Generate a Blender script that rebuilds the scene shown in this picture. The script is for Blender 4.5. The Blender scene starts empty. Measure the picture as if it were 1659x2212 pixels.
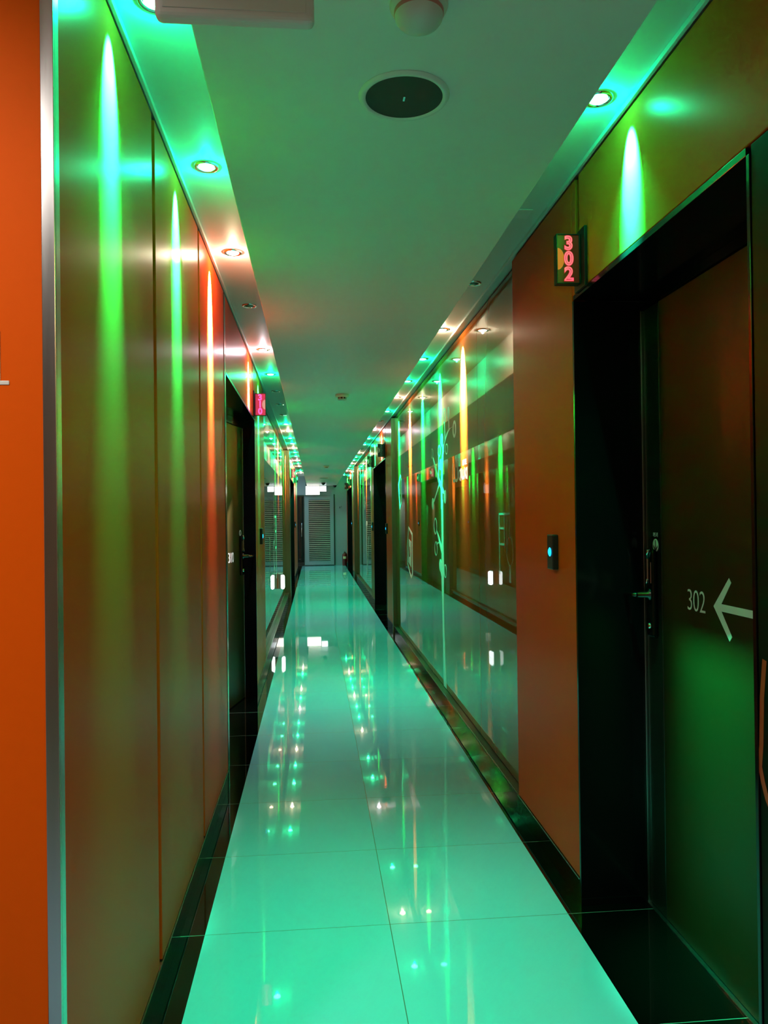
import bpy, bmesh, math, random
from mathutils import Vector, Matrix

random.seed(7)
C = bpy.context.scene.collection
scene = bpy.context.scene
PI = math.pi

# ------------------------------------------------------------------ place
XL, XR = -0.466, 0.938            # faces of the wall panels
GL, GR = -0.504, 0.976            # faces of the glass panels
HS, HM = 2.62, 2.34               # cove soffit and dropped ceiling
ML, MR = -0.224, 0.637            # edges of the dropped ceiling
YE = 22.75                        # end wall
HD = 2.17                         # door opening height
CAM_H = 1.4

# ------------------------------------------------------------------ materials
def principled(name, col, rough=.5, metal=0., spec=.5, ior=1.5, emit=None, es=1., coat=0., coat_rough=.03):
    m = bpy.data.materials.new(name); m.use_nodes = True
    b = m.node_tree.nodes['Principled BSDF']
    b.inputs['Base Color'].default_value = (*col, 1)
    b.inputs['Roughness'].default_value = rough
    b.inputs['Metallic'].default_value = metal
    b.inputs['Specular IOR Level'].default_value = spec
    b.inputs['IOR'].default_value = ior
    b.inputs['Coat Weight'].default_value = coat
    b.inputs['Coat Roughness'].default_value = coat_rough
    if emit:
        b.inputs['Emission Color'].default_value = (*emit, 1)
        b.inputs['Emission Strength'].default_value = es
    return m

def noisy(m, scale, amount, rough_amount=0., stretch=(1, 1, 1)):
    """a little unevenness in colour and gloss"""
    nt = m.node_tree; b = nt.nodes['Principled BSDF']
    tc = nt.nodes.new('ShaderNodeTexCoord'); mp = nt.nodes.new('ShaderNodeMapping')
    mp.inputs['Scale'].default_value = stretch
    nz = nt.nodes.new('ShaderNodeTexNoise'); nz.inputs['Scale'].default_value = scale; nz.inputs['Detail'].default_value = 4
    nt.links.new(tc.outputs['Object'], mp.inputs['Vector']); nt.links.new(mp.outputs['Vector'], nz.inputs['Vector'])
    mix = nt.nodes.new('ShaderNodeMix'); mix.data_type = 'RGBA'
    c = b.inputs['Base Color'].default_value
    mix.inputs['A'].default_value = tuple(v * (1 - amount) for v in c[:3]) + (1,)
    mix.inputs['B'].default_value = tuple(min(1, v * (1 + amount)) for v in c[:3]) + (1,)
    nt.links.new(nz.outputs['Fac'], mix.inputs['Factor']); nt.links.new(mix.outputs['Result'], b.inputs['Base Color'])
    if rough_amount:
        mr = nt.nodes.new('ShaderNodeMapRange'); r = b.inputs['Roughness'].default_value
        mr.inputs['To Min'].default_value = r - rough_amount; mr.inputs['To Max'].default_value = r + rough_amount
        nt.links.new(nz.outputs['Fac'], mr.inputs['Value']); nt.links.new(mr.outputs['Result'], b.inputs['Roughness'])
    return m

M = {}
M['panel'] = noisy(principled('orange_satin_panel', (.88, .074, .009), .30, ior=1.09), 5, .03)
for k_, v_ in (('Sheen Weight', .003), ('Sheen Roughness', .35)): M['panel'].node_tree.nodes['Principled BSDF'].inputs[k_].default_value = v_
M['lobby'] = noisy(principled('orange_paint', (.86, .115, .0012), .6, spec=.08), 40, .03)
M['glass'] = principled('brown_backpainted_glass', (.42, .105, .014), .012, spec=.5, ior=1.8)
M['alu'] = noisy(principled('brushed_aluminium', (.62, .62, .64), .22, metal=1), 60, .08, .05, (1, 1, .05))
M['post'] = noisy(principled('brown_anodised_post', (.17, .12, .065), .32, metal=.6), 30, .08, .05, (1, 1, .05))
M['chrome'] = principled('chrome', (.82, .82, .84), .07, metal=1)
M['gap'] = principled('dark_gap', (.012, .012, .012), .4)
M['black'] = principled('black_lacquer', (.004, .004, .005), .12, spec=.35)
M['blackmatt'] = principled('black_plastic', (.008, .008, .009), .35, spec=.4)
M['blackpanel'] = principled('black_satin_panel', (.006, .010, .004), .5, spec=.1, ior=1.3)
M['leaf'] = noisy(principled('dark_door_laminate', (.020, .015, .003), .38, spec=.25), 6, .1, .03, (1, 1, .1))
M['stile'] = principled('black_door_stile', (.010, .013, .010), .25, spec=.4)
M['ceil'] = noisy(principled('white_ceiling_paint', (.92, .92, .90), .38, spec=.35), 25, .02)
M['soffit'] = principled('white_cove_paint', (.74, .74, .72), .5, spec=.3)
M['white'] = principled('white_plastic', (.75, .74, .72), .35)
M['grey'] = principled('grey_plastic', (.80, .77, .78), .4)
M['grille'] = principled('dark_speaker_grille', (.03, .035, .03), .6)
M['skirt'] = principled('black_polished_skirting', (.002, .003, .002), .08, spec=.45)
M['ledge'] = principled('brown_painted_ledge', (.05, .020, .008), .4)
M['endwall'] = noisy(principled('pale_end_wall_paint', (.20, .27, .32), .5), 30, .03)
M['slat'] = principled('pale_wood_slats', (.62, .52, .47), .45)
M['slatback'] = principled('dark_slat_backing', (.012, .012, .012), .6)
M['decal'] = principled('white_vinyl_decal', (.84, .87, .86), .4)
M['gunmetal'] = principled('dark_gunmetal', (.10, .10, .10), .22, metal=1)
M['redstripe'] = principled('orange_red_vinyl', (.55, .06, .01), .4)
M['darkglass'] = principled('dark_door_glass', (.012, .018, .018), .02, ior=1.6)
M['ext_red'] = principled('red_extinguisher_paint', (.12, .006, .006), .25)
M['label'] = principled('cream_paper_label', (.7, .6, .35), .6)
M['tan'] = principled('tan_frosted_acrylic', (.75, .55, .42), .35)
M['pict'] = principled('dark_pictogram', (.04, .05, .05), .5)
M['red_tint'] = principled('pink_lens_ring', (.65, .22, .2), .3)
M['lobbyfloor'] = principled('lobby_wall_paint', (.55, .50, .46), .5)
M['bulb_green'] = principled('lit_green_lamp', (.2, .8, .4), .3, emit=(.10, 1., .42), es=30)
M['bulb_warm'] = principled('lit_warm_lamp', (.8, .7, .6), .3, emit=(1., .70, .45), es=26)
M['bulb_white'] = principled('lit_white_lamp', (.8, .8, .8), .3, emit=(1., .84, .92), es=26)
M['bulb_off'] = principled('unlit_lamp_glass', (.10, .16, .11), .06, spec=.8)
M['can'] = principled('lamp_can_inside', (.02, .02, .02), .3)
M['blue'] = principled('blue_lit_button', (.05, .2, .6), .3, emit=(.004, .42, 1.), es=3.2)
M['sconce'] = principled('lit_white_lens', (.9, .9, .9), .3, emit=(.93, 1., .98), es=7)
M['boxwarm'] = principled('lit_warm_lightbox', (.9, .9, .9), .4, emit=(1., .94, .82), es=3.2)
M['boxcool'] = principled('lit_cool_lightbox', (.9, .9, .9), .4, emit=(.84, .94, 1.), es=3.2)
M['neon'] = principled('pink_lit_numeral', (.6, .1, .15), .3, emit=(1., .060, .17), es=1.25)
M['neon_hot'] = principled('magenta_lit_numeral', (.6, .1, .3), .3, emit=(1., .12, .62), es=1.25)
M['neon_line'] = principled('dark_red_numeral_line', (.2, .01, .02), .4, emit=(.42, .006, .05), es=1.)
M['neon_halo'] = principled('red_numeral_glow', (.3, .0, .01), .4, emit=(.42, .0, .012), es=1.)  # red glow around the numerals, put in as a wider emissive layer behind them
M['face_dark'] = principled('smoked_sign_face', (.008, .004, .002), .3, spec=.15, emit=(.040, .007, .002), es=1.)
M['face_red'] = principled('red_lit_sign_face', (.05, .006, .01), .3, spec=.2, emit=(.46, .020, .075), es=1.)
M['face_off'] = principled('unlit_sign_face', (.004, .010, .008), .3, spec=.2)
M['num_off'] = principled('unlit_numeral', (.03, .11, .08), .3)
M['signcase'] = principled('black_sign_case', (.006, .006, .006), .4, spec=.2)
M['tan_lit'] = principled('orange_lit_acrylic', (.12, .02, .004), .35, spec=.2, emit=(.50, .095, .012), es=1.)
M['tan_pink'] = principled('pale_lit_acrylic', (.3, .2, .17), .35, emit=(.52, .30, .24), es=.7)

def floor_material():
    m = bpy.data.materials.new('polished_floor_tile'); m.use_nodes = True
    nt = m.node_tree; b = nt.nodes['Principled BSDF']; N = nt.nodes.new; L = nt.links.new
    geo = N('ShaderNodeTexCoord'); sep = N('ShaderNodeSeparateXYZ'); L(geo.outputs['Object'], sep.inputs[0])
    def math_(op, a, bb=None, c=None):
        n = N('ShaderNodeMath'); n.operation = op
        for i, v in enumerate((a, bb, c)):
            if v is None: continue
            if isinstance(v, (int, float)): n.inputs[i].default_value = v
            else: L(v, n.inputs[i])
        return n.outputs[0]
    x, y = sep.outputs[0], sep.outputs[1]
    strip = math_('MULTIPLY', math_('GREATER_THAN', x, -.3845), math_('LESS_THAN', x, .869))
    strip = math_('MAXIMUM', strip, math_('LESS_THAN', y, .9))
    fy = math_('FRACT', math_('ADD', math_('DIVIDE', math_('SUBTRACT', y, 2.652), .6), .5))
    gy = math_('LESS_THAN', math_('ABSOLUTE', math_('SUBTRACT', fy, .5)), .0021)
    gx = math_('LESS_THAN', math_('ABSOLUTE', math_('SUBTRACT', x, .2413)), .0014)
    ge = math_('MAXIMUM', math_('LESS_THAN', math_('ABSOLUTE', math_('SUBTRACT', x, -.3845)), .0012),
               math_('LESS_THAN', math_('ABSOLUTE', math_('SUBTRACT', x, .869)), .0012))
    g = math_('MAXIMUM', math_('MAXIMUM', gx, gy), 0.0)
    nz = N('ShaderNodeTexNoise'); nz.inputs['Scale'].default_value = 3; L(geo.outputs['Object'], nz.inputs['Vector'])
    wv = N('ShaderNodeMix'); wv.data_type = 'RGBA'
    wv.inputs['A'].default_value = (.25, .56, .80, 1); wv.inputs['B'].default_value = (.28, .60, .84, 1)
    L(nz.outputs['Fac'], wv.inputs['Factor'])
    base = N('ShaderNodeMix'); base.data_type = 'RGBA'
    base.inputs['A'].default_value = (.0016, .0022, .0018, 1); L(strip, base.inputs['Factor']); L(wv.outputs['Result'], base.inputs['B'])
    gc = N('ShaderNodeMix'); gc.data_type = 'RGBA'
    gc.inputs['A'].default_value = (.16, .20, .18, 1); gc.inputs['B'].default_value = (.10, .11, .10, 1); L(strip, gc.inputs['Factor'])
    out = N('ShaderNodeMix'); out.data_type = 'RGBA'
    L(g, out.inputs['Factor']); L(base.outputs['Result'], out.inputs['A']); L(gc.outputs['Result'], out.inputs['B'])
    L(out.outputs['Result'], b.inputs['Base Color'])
    rr = N('ShaderNodeMapRange'); rr.inputs['To Min'].default_value = .022; rr.inputs['To Max'].default_value = .5
    L(g, rr.inputs['Value']); L(rr.outputs['Result'], b.inputs['Roughness'])
    b.inputs['IOR'].default_value = 1.55
    return m
M['floor'] = floor_material()

# ------------------------------------------------------------------ mesh helpers
class MB:
    """collects shapes into ONE mesh object"""
    def __init__(s): s.bm = bmesh.new(); s.mats = []; s.cur = 0
    def use(s, m):
        s.cur = m; return s
    def _tag(s, faces, smooth=False):
        for f in faces: f.material_index = s.cur; f.smooth = smooth
    def box(s, x0, x1, y0, y1, z0, z1, bevel=0., seg=2, mat=None):
        v = [s.bm.verts.new(p) for p in ((x0, y0, z0), (x1, y0, z0), (x1, y1, z0), (x0, y1, z0), (x0, y0, z1), (x1, y0, z1), (x1, y1, z1), (x0, y1, z1))]
        fs = [s.bm.faces.new([v[i] for i in q]) for q in ((3, 2, 1, 0), (4, 5, 6, 7), (0, 1, 5, 4), (1, 2, 6, 5), (2, 3, 7, 6), (3, 0, 4, 7))]
        s._tag(fs)
        if bevel:
            es = list({e for f in fs for e in f.edges})
            r = bmesh.ops.bevel(s.bm, geom=es, offset=bevel, segments=seg, affect='EDGES', profile=.5)
            s._tag(r['faces'])
        if mat is not None:
            vs = {vv for f in fs if f.is_valid for vv in f.verts}
            if bevel: vs |= {vv for f in r['faces'] for vv in f.verts}
            for vv in vs: vv.co = mat @ vv.co
        return s
    def lathe(s, prof, origin=(0, 0, 0), axis='Z', n=32, smooth=True):
        """prof: (radius, height) pairs, spun about an axis through origin"""
        o = Vector(origin); rings = []
        def P(r, a, h):
            c, d = r * math.cos(a), r * math.sin(a)
            return o + (Vector((c, d, h)) if axis == 'Z' else Vector((c, h, d)) if axis == 'Y' else Vector((h, c, d)))
        for r, h in prof:
            if r < 1e-6: rings.append([s.bm.verts.new(P(0, 0, h))])
            else: rings.append([s.bm.verts.new(P(r, 2 * PI * k / n, h)) for k in range(n)])
        fs = []
        for a, b in zip(rings, rings[1:]):
            for k in range(n):
                j = (k + 1) % n
                q = [a[0], b[j], b[k]] if len(a) == 1 else [a[k], a[j]] + ([b[j], b[k]] if len(b) > 1 else [b[0]])
                try: fs.append(s.bm.faces.new(q))
                except ValueError: pass
        s._tag(fs, smooth); return s
    def tube(s, pts, r, n=10, cap=True):
        pts = [Vector(p) for p in pts]; rings = []
        for i, p in enumerate(pts):
            t = ((pts[min(i + 1, len(pts) - 1)] - pts[max(i - 1, 0)])).normalized()
            a = t.orthogonal().normalized(); 
            if abs(t.z) < .9: a = t.cross(Vector((0, 0, 1))).normalized()
            b = t.cross(a); rr = r[i] if isinstance(r, (list, tuple)) else r
            rings.append([s.bm.verts.new(p + rr * (math.cos(2 * PI * k / n) * a + math.sin(2 * PI * k / n) * b)) for k in range(n)])
        fs = []
        for a, b in zip(rings, rings[1:]):
            for k in range(n): fs.append(s.bm.faces.new([a[k], a[(k + 1) % n], b[(k + 1) % n], b[k]]))
        if cap: fs += [s.bm.faces.new(rings[0][::-1]), s.bm.faces.new(rings[-1])]
        s._tag(fs, True); return s
    def prism(s, loop, depth):
        """loop of 3D points, extruded by the vector depth"""
        d = Vector(depth)
        a = [s.bm.verts.new(Vector(p)) for p in loop]; b = [s.bm.verts.new(Vector(p) + d) for p in loop]
        n = len(a); fs = [s.bm.faces.new(a), s.bm.faces.new(b[::-1])]
        for k in range(n): fs.append(s.bm.faces.new([a[k], b[k], b[(k + 1) % n], a[(k + 1) % n]]))
        s._tag(fs); return s
    def ring(s, outer, inner, depth):
        d = Vector(depth); n = len(outer)
        o0 = [s.bm.verts.new(Vector(p)) for p in outer]; i0 = [s.bm.verts.new(Vector(p)) for p in inner]
        o1 = [s.bm.verts.new(Vector(p) + d) for p in outer]; i1 = [s.bm.verts.new(Vector(p) + d) for p in inner]
        fs = []
        for k in range(n):
            j = (k + 1) % n
            for q in ((o0[k], o0[j], i0[j], i0[k]), (o1[k], i1[k], i1[j], o1[j]), (o0[k], o1[k], o1[j], o0[j]), (i0[k], i0[j], i1[j], i1[k])):
                fs.append(s.bm.faces.new(q))
        s._tag(fs); return s
    def text(s, body, size, mat, extrude=.0008, offset=0., sx=1., spacing=1.):
        cu = bpy.data.curves.new('t', 'FONT'); cu.body = body; cu.size = size; cu.extrude = extrude; cu.offset = offset
        cu.align_x = 'CENTER'; cu.align_y = 'CENTER'; cu.space_character = spacing; cu.resolution_u = 6
        ob = bpy.data.objects.new('t', cu); C.objects.link(ob)
        dg = bpy.context.evaluated_depsgraph_get()
        me = bpy.data.meshes.new_from_object(ob.evaluated_get(dg)); bpy.data.objects.remove(ob); bpy.data.curves.remove(cu)
        me.transform(Matrix.Diagonal((sx, 1, 1, 1))); me.transform(mat)
        before = len(s.bm.faces); s.bm.from_mesh(me); bpy.data.meshes.remove(me)
        s.bm.faces.ensure_lookup_table()
        for f in s.bm.faces[before:]: f.material_index = s.cur; f.smooth = False
        return s
    def build(s, name, mats, parent=None, origin=(0, 0, 0), recalc=True):
        if recalc: bmesh.ops.recalc_face_normals(s.bm, faces=s.bm.faces)
        if any(origin): bmesh.ops.translate(s.bm, vec=-Vector(origin), verts=s.bm.verts)
        me = bpy.data.meshes.new(name); s.bm.to_mesh(me); s.bm.free()
        for m in ([mats] if not isinstance(mats, (list, tuple)) else mats): me.materials.append(m)
        o = bpy.data.objects.new(name, me); C.objects.link(o)
        if parent is not None: o.parent = parent
        elif any(origin): o.location = origin
        return o

def empty(name, loc=(0, 0, 0)):
    o = bpy.data.objects.new(name, None); o.location = loc; o.empty_display_size = .05; C.objects.link(o); return o
def tag(o, label=None, cat=None, group=None, kind=None):
    if label: o['label'] = label
    if cat: o['category'] = cat
    if group: o['group'] = group
    if kind: o['kind'] = kind
    return o
def struct(o, label=None): o['kind'] = 'structure'; o['label'] = label or o.name; return o
def copy_tree(o, parent=None):
    c = o.copy(); C.objects.link(c)
    if parent is not None: c.parent = parent
    for ch in list(o.children):                                    # the lamp gets its own light
        if ch.type != 'LIGHT': copy_tree(ch, c)
    return c

# ------------------------------------------------------------------ floor and ceilings
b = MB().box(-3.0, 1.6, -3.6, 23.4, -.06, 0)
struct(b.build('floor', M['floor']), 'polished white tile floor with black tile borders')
b = MB().box(-3.0, 1.6, -3.6, 23.4, HS, HS + .06)
struct(b.build('ceiling', M['soffit']), 'white raised ceiling over the coves')
b = MB().box(ML, MR, .2, YE, HM, HS - .001, .003)
struct(b.build('ceiling', M['ceil']), 'white dropped ceiling panel along the middle of the corridor')
for x0, x1, nm, lb in ((XL - .0, XL + .012, 'trim_1', 'white cornice strip above the left wall'), (XR - .012, XR, 'trim_2', 'white cornice strip above the right wall')):
    b = MB().box(x0, x1, 1.46 if x0 < 0 else .9, 20.7 if x0 < 0 else 22.7, HS - .016, HS - .0005, .002)
    struct(b.build(nm, M['soffit']), lb)

# ------------------------------------------------------------------ wall cores behind the panels
def core(name, segs, x0, x1, label):
    b = MB()
    for y0, y1, z0, z1 in segs: b.box(x0, x1, y0, y1, z0, z1)
    return struct(b.build(name, M['gap']), label)
core('wall_left', [(1.49, 4.10, 0, HS), (4.10, 6.16, HD + .03, HS), (6.16, 14.05, 0, HS), (14.05, 17.50, HD + .03, HS), (17.50, 20.7, 0, HS)],
     GL - .10, GL - .012, 'dark core of the left corridor wall')
core('wall_right', [(.9, 1.570, 0, HS), (1.570, 2.715, HD + .03, HS), (2.715, 10.13, 0, HS), (10.13, 12.28, HD + .03, HS), (12.28, 19.45, 0, HS), (19.45, 22.35, HD + .03, HS), (22.35, YE, 0, HS)],
     GR + .012, GR + .10, 'dark core of the right corridor wall')

# ------------------------------------------------------------------ orange panels
def panel(side, y0, y1, z0=.092, z1=HS - .022, label='', mat='panel', grp='orange wall panels'):
    f, bk = (XL, GL - .011) if side < 0 else (XR, GR + .011)
    b = MB().box(min(f, bk), max(f, bk), y0, y1, z0, z1, .0025)
    o = b.build('wall_panel', M[mat], None, (f, (y0 + y1) / 2, z0))
    return tag(o, label, 'wall panel', grp)
panel(-1, 1.452, 2.315, label='wide orange panel beside the chrome corner trim, nearest on the left wall')
panel(-1, 2.355, 3.212, label='orange panel second from the chrome corner trim on the left wall')
panel(-1, 3.248, 4.100, label='orange panel just before the dark doorway of room 310')
panel(-1, 4.165, 5.960, HD + .02, label='orange panel above the doorway of room 310')
panel(-1, 6.005, 6.14, HD + .02, label='narrow orange strip above the doorway behind the lit 310 sign')
panel(-1, 6.145, 7.255, label='green-lit panel with a doorbell beside the doorway of room 310')
panel(-1, 14.10, 15.55, HD + .02, label='pale-lit panel above the far left doorway under the lit red sign')
panel(-1, 15.57, 17.48, HD + .02, label='pale-lit panel above the far left doorway under the unlit sign')
panel(-1, 17.52, 20.68, label='far orange panel with a blue doorbell, last on the left wall')
panel(1, 1.0, 2.640, HD + .022, label='orange panel above the doorway of room 302 with a green glow')
panel(1, 2.722, 3.560, label='orange panel with a black doorbell beside the doorway of room 302')
panel(1, 2.676, 2.718, HD + .022, label='thin orange strip at the corner of the doorway of room 302')
panel(1, 9.34, 10.13, label='orange panel after the brown post on the right wall')
panel(1, 10.17, 12.22, HD + .022, label='orange panel above the second doorway on the right')
panel(1, 12.29, 12.93, label='green-lit panel with a doorbell past the second doorway on the right')
panel(1, 18.10, 19.42, label='bright pale-lit panel after the far post on the right wall')
panel(1, 19.48, 22.30, HD + .022, label='panel above the last doorway on the right wall')
panel(1, 22.36, 22.74, label='narrow panel at the far end of the right wall')

# vertical reveals between panels
def reveal(side, y0, y1, z0, z1, lab, m='alu', inset=.012):
    f = XL - inset if side < 0 else XR + inset; bk = GL - .011 if side < 0 else GR + .011
    b = MB().box(min(f, bk), max(f, bk), y0 + .0015, y1 - .0015, z0, z1, .001)
    return struct(b.build('trim_3', M[m]), lab)
reveal(-1, 2.315, 2.355, .09, HS - .03, 'metal reveal between the first and second left panels', 'post')
reveal(-1, 3.212, 3.248, .09, HS - .03, 'metal reveal between the second and third left panels', 'post')
reveal(-1, 4.100, 4.165, 0.0, HS - .03, 'black post at the near edge of the doorway of room 310', 'black', -.002)
reveal(-1, 5.960, 6.005, HD + .02, HS - .03, 'black reveal behind the 310 sign', 'black', .004)
reveal(1, 2.640, 2.676, HD + .03, HS - .03, 'dark reveal behind the 302 sign', 'gap')

# chrome corner trim and lobby wall
b = MB().box(-.4885, XL + .001, 1.446, 1.4535, 0, HS - .002, .001).box(XL - .0005, XL + .0012, 1.4535, 1.475, 0, HS - .002)
struct(b.build('trim_4', M['alu']), 'brushed metal corner strip at the edge of the near left wall')
lob = MB().box(-2.7, -.489, 1.448, 1.50, 0, HS).build('wall_front', M['lobby']); struct(lob, 'bright orange wall facing the camera at the left edge')
# the raised numeral on it: stem, flag and foot of a 1
b = MB().use(0)
b.box(-.571, -.5625, 1.4465, 1.4482, 1.65, 1.745, .0004).box(-.586, -.547, 1.4465, 1.4482, 1.6470, 1.6545, .0012)
b.prism([(-.571, 1.4465, 1.745), (-.571, 1.4465, 1.734), (-.584, 1.4465, 1.722), (-.584, 1.4465, 1.732)], (0, .0017, 0))
tag(b.build('wall_numeral', M['decal'], None, (-.566, 1.448, 1.647)), 'white numeral 1 cut off by the left edge on the orange wall', 'numeral')
# lobby behind the camera
struct(MB().box(-2.75, -2.7, -3.6, 1.5, 0, HS).build('wall_back', M['lobbyfloor']), 'lobby wall on the left behind the camera')
struct(MB().box(-2.7, 1.6, -3.65, -3.6, 0, HS).build('wall_back', M['lobbyfloor']), 'lobby wall behind the camera')
struct(MB().box(1.55, 1.6, -3.6, .9, 0, HS).build('wall_back', M['lobbyfloor']), 'lobby wall on the right behind the camera')
struct(MB().box(XR + .03, 1.6, .86, .9, 0, HS).build('wall_back', M['lobbyfloor']), 'return of the lobby wall on the right')

# near right black panel with its stripe
b = MB().box(XR, GR + .011, .9, 1.570, .012, HD + .018, .002)
pn = tag(b.build('wall_panel', M['blackpanel'], None, (XR, 1.24, 0)), 'glossy black panel with an orange-red stripe at the right edge', 'wall panel')
a_ = [(1.575, 1.09), (1.586, 1.009), (1.591, .908), (1.597, .861), (1.587, .83), (1.573, .80), (1.545, .765), (1.49, .71), (1.42, .64), (1.33, .57)]
stp = MB()
a_ = [(y - .028, z) for y, z in a_]
w = .0072
L_, R_ = [], []
for i, (y, z) in enumerate(a_):
    y0, z0 = a_[max(i - 1, 0)]; y1, z1 = a_[min(i + 1, len(a_) - 1)]
    dy, dz = y1 - y0, z1 - z0; n_ = math.hypot(dy, dz); ny, nz = -dz / n_, dy / n_
    L_.append((XR - .0006, y + ny * w, z + nz * w)); R_.append((XR - .0006, y - ny * w, z - nz * w))
for i in range(len(a_) - 1): stp.prism([L_[i], L_[i + 1], R_[i + 1], R_[i]], (.0005, 0, 0))
stp.build('stripe', M['redstripe'], pn, (XR, 1.24, 0))['label'] = 'orange-red curved stripe'

# ------------------------------------------------------------------ glass panels with their decals
def glass(side, y0, y1, label):
    f, bk = (GL, GL - .010) if side < 0 else (GR, GR + .010)
    b = MB().box(min(f, bk), max(f, bk), y0 + .0015, y1 - .0015, .094, HS - .018, .0008, 1)
    return tag(b.build('glass_panel', M['glass'], None, (f, (y0 + y1) / 2, .094)), label, 'glass panel', 'glossy brown glass wall panels')
gR1 = glass(1, 3.575, 4.544, 'glossy brown glass panel nearest on the right, next to the orange panel')
gR2 = glass(1, 4.544, 6.404, 'glossy brown glass panel carrying the white tree decal and hotel lettering')
gR3 = glass(1, 6.404, 8.20, 'glossy brown glass panel with the white nested-frame decal')
gR4 = glass(1, 8.20, 9.29, 'glossy brown glass panel with the hexagon outline beside the brown post')
gR5 = glass(1, 12.95, 15.4, 'far right glass panel after the green-lit panel')
gR6 = glass(1, 15.4, 18.02, 'far right glass panel beside the far brown post')
gL1 = glass(-1, 7.265, 8.80, 'left glass panel next to the green-lit panel')
gL2 = glass(-1, 8.80, 10.50, 'left glass panel with the street-sign decal near the low wall lamp')
gL3 = glass(-1, 10.50, 12.20, 'left glass panel just beyond the low wall lamp')
gL4 = glass(-1, 12.20, 13.68, 'left glass panel beside the brown post')
def gorigin(g): return tuple(g.location)

ELL = [(5.719, 2.153, .063, .058, 0, .018), (5.546, 2.155, .05, .043, 1, 0), (5.315, 2.008, .067, .061, 0, .035), (5.849, 1.985, .056, .048, 1, 0),
       (5.982, 1.912, .063, .048, 0, .018), (5.643, 1.898, .054, .04, 0, .012), (5.928, 1.802, .057, .043, 1, 0), (6.349, 1.923, .05, .042, 0, .012),
       (5.734, 1.547, .054, .051, 1, 0), (6.340, 1.505, .052, .048, 1, 0), (6.219, 1.321, .082, .069, 0, .022), (6.201, 1.139, .071, .059, 0, .018),
       (5.988, 1.016, .058, .05, 1, 0), (5.763, .987, .054, .052, 0, .012)]
STR = [[(5.885, 1.456, .083), (5.885, 1.623, .083), (5.858, 1.743, .078), (5.818, 1.861, .072), (5.765, 1.928, .066), (5.732, 1.952, .052), (5.703, 1.968, .037), (5.708, 2.023, .028), (5.716, 2.095, .023)],
       [(5.868, 1.527, .084), (5.87, 1.163, .093), (5.877, .979, .123), (5.889, .877, .103), (5.883, .757, .078), (5.872, .525, .075), (5.85, .24, .100), (5.831, .096, .120)],
       [(5.732, 1.948, .042), (5.679, 1.978, .05), (5.596, 2.013, .067), (5.496, 2.034, .086), (5.373, 2.031, .091)],
       [(5.528, 2.034, .022), (5.538, 2.111, .022)], [(5.847, 1.959, .049), (5.79, 1.915, .071), (5.78, 1.886, .071)],
       [(6.004, 1.868, .026), (6.02, 1.793, .026), (6.021, 1.702, .031)],
       [(6.3, 1.885, .029), (6.221, 1.819, .05), (6.093, 1.732, .09), (5.97, 1.66, .111), (5.838, 1.597, .107), (5.756, 1.57, .094)],
       [(5.969, 1.667, .055), (6.13, 1.59, .053), (6.295, 1.517, .056)], [(5.915, 1.778, .049), (5.859, 1.734, .039)],
       [(6.159, 1.288, .033), (6.066, 1.235, .078), (5.98, 1.183, .092), (5.921, 1.136, .084), (5.886, 1.106, .064)],
       [(6.136, 1.175, .03), (6.069, 1.197, .088), (5.993, 1.187, .102)], [(5.976, .975, .041), (5.928, .937, .049), (5.888, .92, .05)], [(5.829, .965, .034), (5.886, .937, .035)]]
LAYER = [0]
def lift(x):
    """pieces of one decal lie a hair above one another, so that no two faces share a plane"""
    LAYER[0] = (LAYER[0] + 1) % 40
    return (-1 if x > 0 else 1) * (.0004 + .00003 * LAYER[0])
def flat(mb, x, loop):
    mb.prism([(x, y, z) for y, z in loop], (lift(x), 0, 0))
def ellipse(mb, x, cy, cz, ry, rz, solid, lw, n=28):
    o = [(cy + ry * math.cos(2 * PI * k / n), cz + rz * math.sin(2 * PI * k / n)) for k in range(n)]
    if solid: return flat(mb, x, o)
    i = [(cy + (ry - lw) * math.cos(2 * PI * k / n), cz + (rz - lw * .62) * math.sin(2 * PI * k / n)) for k in range(n)]
    mb.ring([(x, *p) for p in o], [(x, *p) for p in i], (lift(x), 0, 0))
def stroke(mb, x, pts):
    for (y0, z0, w0), (y1, z1, w1) in zip(pts, pts[1:]):
        flat(mb, x, [(y0 - w0 / 2, z0), (y1 - w1 / 2, z1), (y1 + w1 / 2, z1), (y0 + w0 / 2, z0)])
def outline(mb, x, loop, lw):
    cy = sum(p[0] for p in loop) / len(loop); cz = sum(p[1] for p in loop) / len(loop)
    ey = max(abs(p[0] - cy) for p in loop); ez = max(abs(p[1] - cz) for p in loop)
    inn = [(cy + (y - cy) * (1 - lw / ey), cz + (z - cz) * (1 - lw * .45 / ez)) for y, z in loop]
    mb.ring([(x, *p) for p in loop], [(x, *p) for p in inn], (lift(x), 0, 0))
tree = MB()
for e in ELL: ellipse(tree, GR, *e)
for s_ in STR: stroke(tree, GR, s_)
tree.build('tree_decal', M['decal'], gR2, gorigin(gR2), False)['label'] = 'white stylised tree with ring and leaf shapes'
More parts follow.
